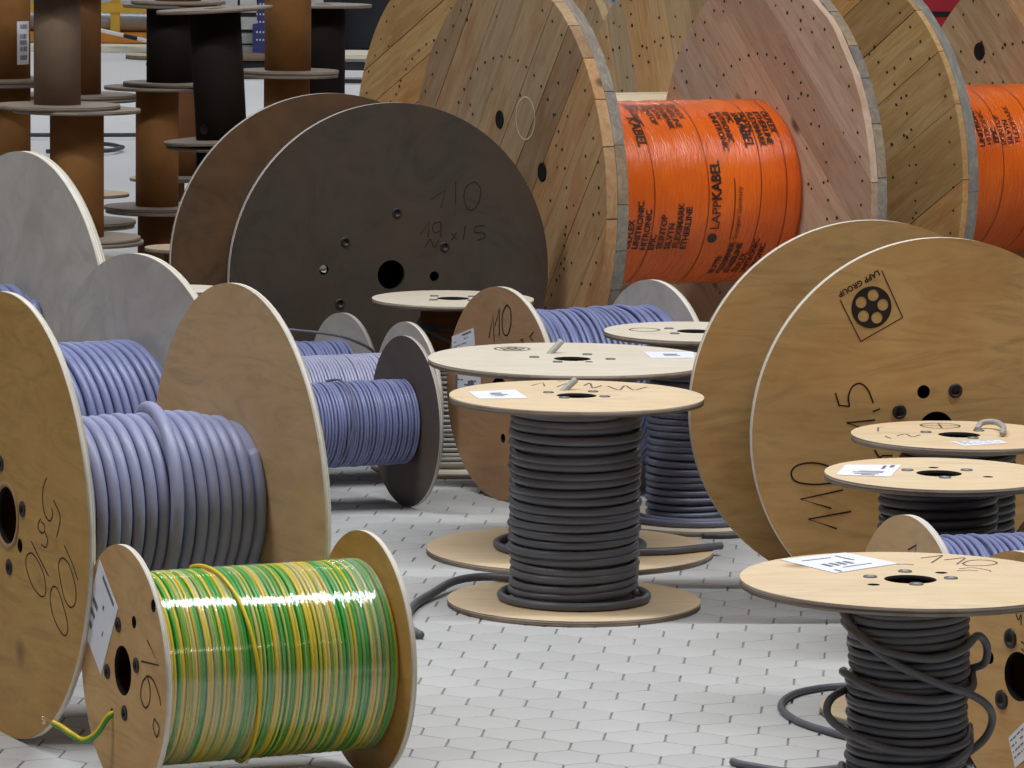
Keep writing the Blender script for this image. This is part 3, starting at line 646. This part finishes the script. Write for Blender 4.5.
cable_path('slack_turn', [cy(.113, -1.9, .255), (-.128, -.02, .245), (-.131, -.04, .22), cy(.125, -1.0, .195), cy(.122, -.3, .180), cy(.121, .4, .178), cy(.120, 1.0, .185), cy(.115, 1.6, .20)], .0068, 'slate_cable', root, 8, 10)
cable_path('slack_turn', [cy(.118, -1.7, .130), cy(.122, -1.2, .128), cy(.122, -.4, .130), cy(.122, .3, .145), cy(.122, 1.0, .170), cy(.116, 1.6, .195)], .0068, 'slate_cable', root, 8, 10)

# half hidden one beside the dark reel
upright_reel('narrow upright reel almost hidden between grey reel and dark reel', -.845, 11.05, .105, .487, face='ply_white', r=.06, core=.045, cr=.006, cable='grey_cable', seed=58, group=GU, hole=.02)

# ------------------------------------------------------------------ wooden plank drums
NAIL = None
def nail_cluster(lay, pts, a, out, parent):
    V = []; F = []; n = 6
    for p, q, r in pts:
        b0 = len(V)
        for rr, da in ((r, 0), (r*.6, .0012)): V += [lay(p+rr*math.cos(2*PI*i/n), q+rr*.8*math.sin(2*PI*i/n), a+out*da) for i in range(n)]
        for i in range(n): F.append((b0+i, b0+(i+1) % n, b0+n+(i+1) % n, b0+n+i))
        F.append(tuple(range(b0+n, b0+2*n)))
    o = mesh_obj('nails', V, F, 'nail', parent); o['kind'] = 'stuff'; return o

def plank_layer(lay, R, a0, t, ang, mat, parent, seed, wmin=.105, wmax=.15):
    rng = random.Random(seed); y = -R
    base = lay.frame(0, 0, a0)            # z points to -a
    while y < R-.02:
        wd = rng.uniform(wmin, wmax); y1 = min(y+wd, R)
        if R-y1 < .05: y1 = R
        ya, yb = y+.0013, y1-.0013
        if y <= -R: ya = -R+.0005
        if y1 >= R: yb = R-.0005
        n = 8; ys = np.linspace(ya, yb, n); xs = np.sqrt(np.maximum(R*R-ys*ys, 1e-6))
        out = [(x, yy) for x, yy in zip(xs, ys)]+[(-x, yy) for x, yy in zip(xs[::-1], ys[::-1])]
        jz = rng.uniform(-.0012, .0012); m = len(out)
        V = [(x, yy, -t+.0006) for x, yy in out]+[(x, yy, jz-.0006) for x, yy in out]
        V += [(x*.997, yy+(.0012 if k_ < .5 else -.0012)*0, jz) for (x, yy), k_ in zip(out, [0]*m)]
        F = [tuple(range(m))[::-1], tuple(range(2*m, 3*m))]
        for j in range(2):
            for i in range(m): F.append((j*m+i, j*m+(i+1) % m, (j+1)*m+(i+1) % m, (j+1)*m+i))
        o = mesh_obj('plank', V, F, mat, parent)
        o.matrix_local = base @ Matrix.Rotation(ang, 4, 'Z')
        y = y1

def plank_flange(lay, R, a0, layers, parent, seed):
    """two crossed layers of planks; layers = [(thickness, angle, material)] from a0 onwards"""
    f = bpy.data.objects.new('flange', None); COL.objects.link(f); f.parent = parent; f.empty_display_size = .05
    a = a0
    for k, (t, ang, mat, *wd) in enumerate(layers):
        plank_layer(lay, R, a, t, ang, mat, f, seed+k*17, *wd); a += t
    return f

def nail_pts(R, rb, seed, n_out=54):
    rng = random.Random(seed); pts = []
    for i in range(n_out):
        x = 2*PI*i/n_out; rr = R-.045+rng.uniform(-.012, .012); pts.append((rr*math.cos(x), rr*math.sin(x), .0058))
    for i in range(46):
        x = 2*PI*i/46; pts.append((rb*math.cos(x), rb*math.sin(x), .0058))
    for i in range(60):
        x = rng.uniform(0, 2*PI); rr = math.sqrt(rng.uniform(.15, .8))*R; pts.append((rr*math.cos(x), rr*math.sin(x), rng.uniform(.004, .0075)))
    return pts

def drum(label, X, Y, phi, R, L, left, right, seed, barrel, rb_nail, film=True, group='wooden plank cable drums'):
    root = thing('cable_drum', label, 'cable drum', (X, Y, 0), phi, group); lay = Lay(True, R)
    T = sum(l[0] for l in left)
    fL = plank_flange(lay, R, 0, left, root, seed); fR = plank_flange(lay, R, L, right, root, seed+100)
    nail_cluster(lay, nail_pts(R, rb_nail, seed), -.0011, -1, fL); nail_cluster(lay, nail_pts(R, rb_nail, seed+5), L-.0011, -1, fR)
    if film:
        rng = np.random.default_rng(seed); k = 40; aa = np.linspace(T+.002, L-.002, k)
        prof = [(barrel-.012, aa[0])]+[(barrel+rng.uniform(-.0015, .0015)-.014*max(0, 1-(L-.002-a)/.02), a) for a in aa]+[(barrel-.03, aa[-1])]
        fo = lathe('orange_wrapping', lay, prof, 'orange', root, n=120)
        return root, lay, fo, fL, fR, T
    b_ = []
    n = 18
    for i in range(n):            # barrel staves
        x0 = 2*PI*i/n+.012; x1 = 2*PI*(i+1)/n-.012; V = []
        for a in (T+.001, L-.001):
            for r in (barrel-.02, barrel):
                for x in (x0, (x0+x1)/2, x1): V.append(lay(r*math.cos(x), r*math.sin(x), a))
        F = [(3, 4, 10, 9), (4, 5, 11, 10), (0, 6, 7, 1), (1, 7, 8, 2), (0, 3, 9, 6), (2, 8, 11, 5), (0, 1, 4, 3), (1, 2, 5, 4), (6, 9, 10, 7), (7, 10, 11, 8)]
        mesh_obj('stave', V, F, 'cream', root)
    return root, lay, None, fL, fR, T

def wrap_text(lay, r, words, a, psi, size, parent, mat='oprint', down=False, name='lettering', bold=False, sx=1.0):
    """word running round the wrapped barrel from angle psi (0 = side towards the hall, + = up)"""
    V, F = text_data(words, bold); Q = []
    for x, y in V:
        p_ = psi+(-1 if down else 1)*x*size*sx/r; a_ = a+(1 if down else -1)*y*size
        Q.append(lay(r*math.cos(p_)*1.0, r*math.sin(p_), a_) if False else (a_, -r*math.cos(p_), lay.R+r*math.sin(p_)))
    return mesh_obj(name, Q, F, mat, parent, recalc=False)

def seam(lay, r, a, parent, wd=.0022, p0=-1.5, p1=1.6, skew=.0):
    V = []; F = []; n = 40
    for i in range(n+1):
        p_ = p0+(p1-p0)*i/n; da = skew*math.sin(p_*1.3)
        for e_ in (-wd/2, wd/2): V.append((a+da+e_, -r*math.cos(p_), lay.R+r*math.sin(p_)))
    for i in range(n): F.append((2*i, 2*i+1, 2*i+3, 2*i+2))
    return mesh_obj('film_seam', V, F, 'tape', parent, recalc=False)

D = math.radians
WORDS = ['ÖLFLEX', 'UNITRONIC', 'HITRONIC', 'EPIC', 'SKINTOP', 'SILVYN', 'FLEXIMARK', 'ETHERLINE']
root, lay, fo, fL, fR, T = drum('wooden plank drum wrapped in printed orange film, the one shown whole', -.0285, 12.2631, .4551, .64, .837,
    [(.034, D(52), 'wood_grey'), (.034, D(-20), 'rim_grey')], [(.022, D(-38), 'wood_pink', .15, .21), (.030, D(40), 'rim_grey')], 61, .268, .40)
for (p, q) in ((-.0332, .2182), (.2432, .0876)):
    o = lathe('recess_disc', lay, [(.0001, -.0018), (.019, -.0018), (.022, -.0026), (.026, -.0024), (.027, .001)], 'hole_shade', fL, n=20)  # disc standing proud of the planks; a recess's shade painted as dark colour
    o.location = (0, -p, q)
strokes('round_groove', lay, [[(.1336+x, .2319+y) for x, y in circle(.060, 32)+circle(.060, 32)[:1]]], -.0014, .0045, 'cream', fL)
rf = .2705
for a_, sk in ((.345, .0), (.52, .0), (.69, .012), (.775, .006)): seam(lay, rf, a_, fo, skew=sk)
# emblem and name, twice
for a_, ps, dn_ in ((.560, -.30, False), (.315, 1.02, True), (.66, .98, True)):
    if not dn_:
        wrap_text(lay, rf, 'LAPP', a_, ps-.04, .040, fo, bold=False); wrap_text(lay, rf, 'KABEL', a_, ps+.125+.16, .044, fo, bold=True, sx=.92)
        V = []; n = 20
        for i in range(n): V.append((a_-.014+.015*math.cos(2*PI*i/n), -rf*math.cos(ps-.14+.056*math.sin(2*PI*i/n)), lay.R+rf*math.sin(ps-.14+.056*math.sin(2*PI*i/n))))
        mesh_obj('emblem_disc', V, [tuple(range(n))], 'oprint', fo, recalc=False)
        seam(lay, rf, a_+.045, fo, .003, ps-.17, ps+.52); wrap_text(lay, rf, 'Stuttgart Germany', a_+.068, ps-.16, .021, fo)
    else:
        wrap_text(lay, rf, 'KABEL', a_, ps, .044, fo, down=True, bold=True, sx=.92)
def block(a0, psi, n, size, seed, down=False, step=.026):
    rng = random.Random(seed)
    for k in range(n): wrap_text(lay, rf, WORDS[(k+seed) % 8], a0+k*step, psi+rng.uniform(-.02, .02), size, fo, down=down, bold=True)
block(.285, -.56, 8, .027, 0); block(.34, 1.30, 7, .026, 2, True, .024); block(.585, 1.08, 8, .027, 1, True, .025); block(.60, -1.0, 7, .026, 5)

root, lay, fo, fL, fR, T = drum('wooden plank drum with orange film, cut off by the right edge', 1.018, 13.32, .52, .64, .70,
    [(.020, D(30), 'wood_gold', .16, .23), (.036, D(-50), 'rim_grey')], [(.034, D(-40), 'wood_tan', .15, .2), (.034, D(40), 'rim_grey')], 71, .268, .40)
for a_ in (.16, .30, .42, .55): seam(lay, rf, a_, fo, skew=.006)
for k in range(8): wrap_text(lay, rf, WORDS[k], .10+k*.027, -.05+.02*(k % 3), .027, fo, bold=k % 2 == 0)
for k in range(6): wrap_text(lay, rf, WORDS[k+1], .36+k*.027, .35+.02*(k % 3), .027, fo, bold=k % 2 == 0)
o = lathe('recess_disc', lay, [(.0001, -.0018), (.020, -.0018), (.024, -.0026), (.028, -.0024), (.029, .001)], 'hole_shade', fR, n=20); o.location = (.70, .26, .36)  # same proud disc, dark colour standing for the shade in a recess

drum('golden plank drum with a bare cream barrel behind the orange drum', -.2179, 13.4281, .4941, .64, .8301,
    [(.034, D(24), 'wood_gold'), (.034, D(-50), 'rim_grey')], [(.034, D(-70), 'wood_tan'), (.034, D(20), 'rim_grey')], 81, .222, .40, film=False)
drum('plank drum furthest back, only a sliver of rim showing above the others', .080, 15.75, .47, .64, .80,
    [(.034, D(60), 'wood_tan'), (.034, D(-30), 'rim_grey')], [(.034, D(-60), 'wood_tan'), (.034, D(20), 'rim_grey')], 91, .206, .40, film=False)

# ------------------------------------------------------------------ empty reels stacked at the back left
GE = 'empty reels stacked at the back left'
def empty_reel(label, X, Y, z0, h, R, rt, tube, Rb=None, rot=None, face='ply_store', off=(0, 0)):
    root = thing('empty_reel', label, 'empty reel', (X, Y, z0), 0, GE, rot); lay = Lay(False, 0); t_ = .012
    flange(lay, R, h-t_, t_, [(0, 0, .04)], (face, 'edge_shaded', 'hole_shade'), root, 72)
    flange(lay, Rb or R, 0, t_, [(0, 0, .04)], (face, 'edge_shaded', 'hole_shade'), root, 72)
    lathe('core', lay, [(rt-.008, t_), (rt, t_), (rt, h-t_), (rt-.008, h-t_)], tube, root, n=48, closed=True)
    return root, lay
empty_reel('low brown empty reel under the front left stack', -1.479, 14.5, 0, .30, .225, .075, 'card_dark')
empty_reel('brown empty reel carrying the grey-brown tube reel, front of stacks', -1.479, 14.5, .301, .444, .2146, .091, 'card')
empty_reel('grey-brown tube reel on top of the front left stack', -1.545, 14.5, .747, .456, .2146, .079, 'card_grey', Rb=.212)
empty_reel('low empty reel under the reddish-brown stack behind', -1.573, 15.5, 0, .27, .2, .08, 'card_dark')
empty_reel('brown empty reel hidden behind the front left stack', -1.573, 15.5, .271, .455, .205, .08, 'card')
empty_reel('reddish-brown tube reel behind the grey-brown one', -1.573, 15.5, .728, .456, .205, .079, 'card_dark')
empty_reel('low empty reel under the leftmost stack', -2.02, 15.0, 0, .36, .2, .09, 'card_dark')
empty_reel('brown empty reel at far left below the barcode one', -1.790, 15.0, .361, .445, .20, .098, 'card')
rb1, ly = empty_reel('brown empty reel with a white barcode sticker, far left', -1.790, 15.0, .808, .456, .20, .098, 'card')
V = []; F = []
for i in range(5):
    x = -.95+i*.12+.52
    for z in (.062, .210): V.append((.0995*math.sin(x), -.0995*math.cos(x), z))
F = [(2*i, 2*i+2, 2*i+3, 2*i+1) for i in range(4)]
# sticker wraps the tube on its right-hand side as seen from the hall
V = [(.0992*math.sin(x), -.0992*math.cos(x), z) for x in np.linspace(.66, 1.30, 6) for z in (.062, .212)]
F = [(2*i, 2*i+2, 2*i+3, 2*i+1) for i in range(5)]
lab = mesh_obj('barcode_sticker', V, F, 'paper', rb1, recalc=False); V = []; F = []
rng = random.Random(4)
for z in (.185, .152, .130, .108, .078):
    x = .78
    while x < 1.14:
        b0 = len(V); dx = rng.choice((.022, .04, .06))
        V += [(.0996*math.sin(x), -.0996*math.cos(x), z), (.0996*math.sin(x+dx), -.0996*math.cos(x+dx), z), (.0996*math.sin(x+dx), -.0996*math.cos(x+dx), z+.016), (.0996*math.sin(x), -.0996*math.cos(x), z+.016)]
        F.append((b0, b0+1, b0+2, b0+3)); x += dx+.022
mesh_obj('print', V, F, 'print', lab, recalc=False)['kind'] = 'stuff'
empty_reel('low empty reel under the middle brown stack', -1.32, 16.0, 0, .285, .205, .085, 'card_dark')
empty_reel('brown empty reel in the middle stack below the black one', -1.333, 16.0, .286, .458, .197, .080, 'card')
empty_reel('black tube reel on the middle stack', -1.285, 16.0, .748, .30, .175, .088, 'card_black')
empty_reel('low pale empty reel behind the middle stack', -1.454, 18.0, 0, .254, .16, .07, 'card_dark', face='ply_top')
empty_reel('reddish-brown empty reel behind the middle stack', -1.387, 18.0, .255, .48, .16, .090, 'card_dark', face='ply_store')
empty_reel('low pale disc-topped reel behind the front left stack', -1.69, 16.9, 0, .272, .172, .07, 'card_dark', face='ply_top')
empty_reel('low reel with tan flange in front of the middle stack', -1.12, 14.45, 0, .285, .125, .06, 'card_dark', face='ply_top')
empty_reel('tall reel under the leaning black one', -1.035, 15.1, 0, .585, .19, .085, 'card_black')
rl, ly = empty_reel('leaning black tube reel with a hole in its core, half hidden by dark reel', -1.030, 15.1, .598, .470, .204, .090, 'card_black', rot=(0, -.058, 0))
o = lathe('core_hole_disc', ly, [(.0001, .0), (.014, .0), (.0165, .0016), (.019, .001)], 'hole_shade', rl, n=18)  # dark disc laid on the tube; the hole's shade is painted, not cut
o.matrix_local = Matrix.Translation((-.055, -.0725, .052)) @ Matrix.Rotation(-.64, 4, 'Z') @ Matrix.Rotation(PI/2, 4, 'X')
empty_reel('brown tube reel topping the middle stack, cut by the frame top', -1.255, 16.0, 1.05, .40, .175, .085, 'card', face='ply_store')
empty_reel('low empty reel under the brown stack beside the black tube', -.893, 16.8, 0, .30, .2, .085, 'card_dark')
empty_reel('brown empty reel low in the stack left of plank drums', -.893, 16.8, .301, .455, .20, .090, 'card')
empty_reel('brown tube reel on top of the stack left of plank drums', -.890, 16.8, .758, .456, .20, .0905, 'card')
empty_reel('black tube reel low behind the brown stack', -.805, 17.6, 0, .52, .19, .088, 'card_black')
empty_reel('black tube reel high behind the brown stack', -.790, 17.6, .521, .48, .20, .092, 'card_black')

# ------------------------------------------------------------------ loose cables on the floor
lc = cable_path('loose_cable', [(.78, 8.245, .0070), (.72, 8.25, .0070), (.655, 8.24, .0070), (.605, 8.215, .0070), (.555, 8.16, .0070), (.523, 8.07, .0070), (.520, 7.98, .0070), (.545, 7.88, .0070), (.595, 7.79, .0070), (.64, 7.73, .0070)], .0068, 'slate_cable', None)
tag(lc, 'black cable looping over the floor left of the front right reel', 'cable')
lc = cable_path('loose_cable', [(.40, 7.52, .0070), (.425, 7.49, .0070), (.50, 7.44, .0070), (.56, 7.46, .0070), (.63, 7.50, .0070)], .0068, 'slate_cable', None)
tag(lc, 'short black cable end on the floor at the bottom edge', 'cable')
lc = cable_path('loose_cable', [(.455, 10.095, .0065), (.52, 10.10, .0065), (.60, 10.15, .0065), (.66, 10.22, .0065), (.70, 10.30, .0065)], .0062, 'black_cable', None)
tag(lc, 'black cable lying on the floor left of the big emblem reel', 'cable')
lc = cable_path('loose_cable', [(-3.0, 24.2, .02), (-2.6, 24.25, .02), (-2.33, 24.3, .02), (-2.14, 24.35, .02), (-1.8, 24.5, .02)], .012, 'black_cable', None)
tag(lc, 'thin dark cable crossing the bright floor far behind the stacks', 'cable')
lc = cable_path('loose_cable', [(-2.5, 23.6, .02), (-2.25, 23.55, .02), (-2.15, 23.35, .02), (-2.13, 23.25, .02), (-2.2, 23.0, .02), (-2.5, 22.9, .02)], .012, 'black_cable', None)
tag(lc, 'dark cable bent back in a hairpin on the bright floor', 'cable')

# ------------------------------------------------------------------ far background
M_['yellow_steel'] = plain('yellow_steel', (.72, .42, .04), .45, 0, .12, 6)
M_['orange_steel'] = plain('orange_steel', (.70, .26, .03), .45, 0, .12, 6)
M_['pipe'] = plain('grey_pipe', (.42, .46, .52), .35, .2, .1, 4)
M_['tyre'] = plain('tyre_rubber', (.50, .50, .48), .7, 0, .2, 10)
M_['tyre_dark'] = plain('tyre_dark', (.012, .012, .012), .7, 0, .2, 10)
M_['body'] = plain('black_paint', (.012, .013, .02), .5, 0, .2, 6)
M_['navy'] = plain('navy_paint', (.028, .035, .16), .5, 0, .15, 6)
M_['white_print'] = plain('white_print', (.6, .6, .65), .6, 0, .1, 6)
M_['red'] = plain('red_paint', (.42, .008, .022), .35, 0, .15, 4)
M_['blue'] = plain('blue_paint', (.02, .12, .75), .4, 0, .1, 4)
M_['pale_board'] = plain('pale_board', (.78, .72, .58), .6, 0, .06, 6)
M_['white'] = plain('white_steel', (.8, .8, .8), .5, 0, .05, 8)

rk = thing('storage_rack', 'yellow steel rack holding grey pipes, far back at top left', 'rack', (-3.35, 36, 0))
for x in (-1.6, 0, .8):
    for y in (0, .9): box('post', (x, y, .75), (.078, .06, 1.5), 'yellow_steel', rk, .004)
for y in (0, .9):
    box('beam', (-.4, y-.035*(1 if y == 0 else -1), .325), (2.44, .05, .085), 'yellow_steel', rk, .004); box('beam', (-.4, y-.035*(1 if y == 0 else -1), .075), (2.44, .05, .085), 'orange_steel', rk, .004)
for x in (-1.2, -.4, .4): box('shelf_board', (x, .45, .105), (.76, .84, .02), 'orange_steel', rk)
for k, (y, z, r_) in enumerate(((.18, .200, .08), (.45, .195, .075), (.70, .19, .07), (.30, .335, .07))):
    pr = thing('steel_pipe', ('front grey pipe lying on the yellow rack', 'middle grey pipe lying on the yellow rack', 'rear grey pipe lying on the yellow rack', 'top grey pipe lying across the others on the rack')[k], 'pipe', (-4.6, 36+y, z), 0, 'grey pipes on the rack')
    pl = Lay(True, 0); lathe('pipe_wall', pl, [(r_-.01, 0), (r_, 0), (r_, 2.0), (r_-.01, 2.0)], 'pipe', pr, n=32, closed=True)
    lathe('end_collar', pl, [(r_, .02), (r_+.006, .02), (r_+.006, .10), (r_, .10)], 'pipe', pr, n=32)
rod = thing('marking_rod', 'white rod with black print leaning in front of the yellow rack', 'rod', (-3.6, 34.9, 0))
cable_path('rod', [(.0, 0, .225), (.24, .0, .178), (.60, .0, .10), (.9, 0, .02)], .016, 'white', rod)
cable_path('black_band', [(.42, -.004, .140), (.47, -.004, .128), (.53, -.004, .116)], .0175, 'tyre_dark', rod)
bd = box('floor_board', (-3.2, 35.25, .02), (1.6, .5, .05), 'pale_board', None, .006); tag(bd, 'long pale board lying on the floor before the yellow rack', 'board')
dl = Lay(False, 0)
def flat_disc(label, X, Y, z, R, mat):
    o = thing('plywood_disc', label, 'disc', (X, Y, z)); flange(dl, R, 0, .03, [(0, 0, .05)], (mat, 'edge_shaded', 'hole_shade'), o, 60)
flat_disc('pale plywood disc lying flat on the bright floor left of black tube', -2.771, 34, 0, .31, 'ply_top')

def wheel(parent, x, y, r_, wd):
    wl = bpy.data.objects.new('wheel', None); COL.objects.link(wl); wl.parent = parent; wl.location = (x, y, r_)
    lx = Lay(True, 0)
    lathe('tyre', lx, [(r_*.55, -wd/2), (r_*.9, -wd/2), (r_*.97, -wd/2+.03), (r_*.97, wd/2-.03), (r_*.9, wd/2), (r_*.55, wd/2)], 'tyre_dark', wl, n=40, closed=True)
    V = []; F = []; n = 22
    for i in range(n):
        for sgn in (-1, 1):
            a0 = 2*PI*i/n+(.07 if sgn > 0 else 0); b0 = len(V)
            for rr in (r_*.96, r_):
                for (aa, da) in ((a0, 0), (a0+.20, 0)):
                    for xx in ((-wd/2+.01, -.01) if sgn < 0 else (.01, wd/2-.01)): V.append((xx, rr*math.cos(aa), rr*math.sin(aa)))
            F += [tuple(b0+k for k in f) for f in ((0, 1, 3, 2), (4, 6, 7, 5), (0, 4, 5, 1), (2, 3, 7, 6), (0, 2, 6, 4), (1, 5, 7, 3))]
    tb = mesh_obj('tread_blocks', V, F, 'tyre', wl); tb['kind'] = 'stuff'
    lathe('rim', lx, [(.02, -wd/2+.05), (r_*.3, -wd/2+.05), (r_*.55, -wd/2+.01)], 'body', wl, n=32)
tk = thing('truck', 'dark truck with treaded tyres and a navy panel, far back behind the stacks', 'truck', (0, 34, 0))
box('body', (-.55, 1.6, .95), (2.4, 2.2, 1.3), 'body', tk, .03); box('chassis', (-.85, 1.3, .42), (2.9, 1.4, .18), 'body', tk, .01)
pn = box('side_panel', (-2.0, -.25, .36), (.13, .03, .62), 'navy', tk, .004)
V = []; F = []
for k, z in enumerate((.36, .30, .22, .16, .44)):
    for x in (-2.035, -2.010, -1.985):
        b0 = len(V); V += [(x, -.267, z), (x+.012, -.267, z), (x+.012, -.267, z+.014), (x, -.267, z+.014)]; F.append((b0, b0+1, b0+2, b0+3))
mesh_obj('panel_print', V, F, 'white_print', pn, recalc=False)['kind'] = 'stuff'
box('bumper', (-.95, .35, .35), (1.0, .10, .55), 'body', tk, .01)
wheel(tk, -2.17, .2, .52, .30); wheel(tk, -1.50, .2, .50, .26)
pt = thing('low_platform', 'low white-topped platform on thin legs in front of truck', 'platform', (-1.10, 31, 0))
box('top', (0, 0, .185), (.75, .8, .03), 'pale_board', pt, .004); box('rail', (0, -.36, .12), (.72, .04, .06), 'body', pt)
for x in (-.17, .3):
    for y in (-.33, .33): box('leg', (x, y, .085), (.025, .025, .17), 'body', pt)
box('foot_bar', (0, -.36, .012), (.74, .04, .02), 'body', pt)
kr = thing('wire_spool', 'dark pan shaped spool with a pale rim resting on the floor by the truck tyre', 'spool', (-1.93, 31.2, 0)); kl = Lay(False, 0)
lathe('pan', kl, [(.02, .02), (.13, .005), (.17, .06), (.19, .12), (.17, .13), (.02, .13)], 'tyre_dark', kr, n=40); lathe('pan_rim', kl, [(.12, .131), (.205, .131), (.21, .145), (.205, .16), (.10, .175), (.01, .18)], 'card_grey', kr, n=40)
rc = thing('red_cabinet', 'red steel cabinet with a black joint line, glimpsed top right between plank drums', 'cabinet', (2.43, 24, 0))
box('lower_body', (0, .3, .375), (.8, .6, .75), 'red', rc, .006); box('upper_body', (0, .3, 1.18), (.8, .6, .80), 'red', rc, .006); box('joint_strip', (0, .31, .765), (.79, .56, .03), 'body', rc)
box('handle', (.0, -.015, .56), (.16, .02, .03), 'body', rc, .003)
bc = thing('blue_bin', 'bright blue bin glimpsed at the top between two plank drums', 'bin', (.52, 24, 0))
box('body', (0, .25, .5), (.5, .5, 1.0), 'blue', bc, .01); box('lid', (0, .25, 1.02), (.54, .54, .05), 'blue', bc, .01)
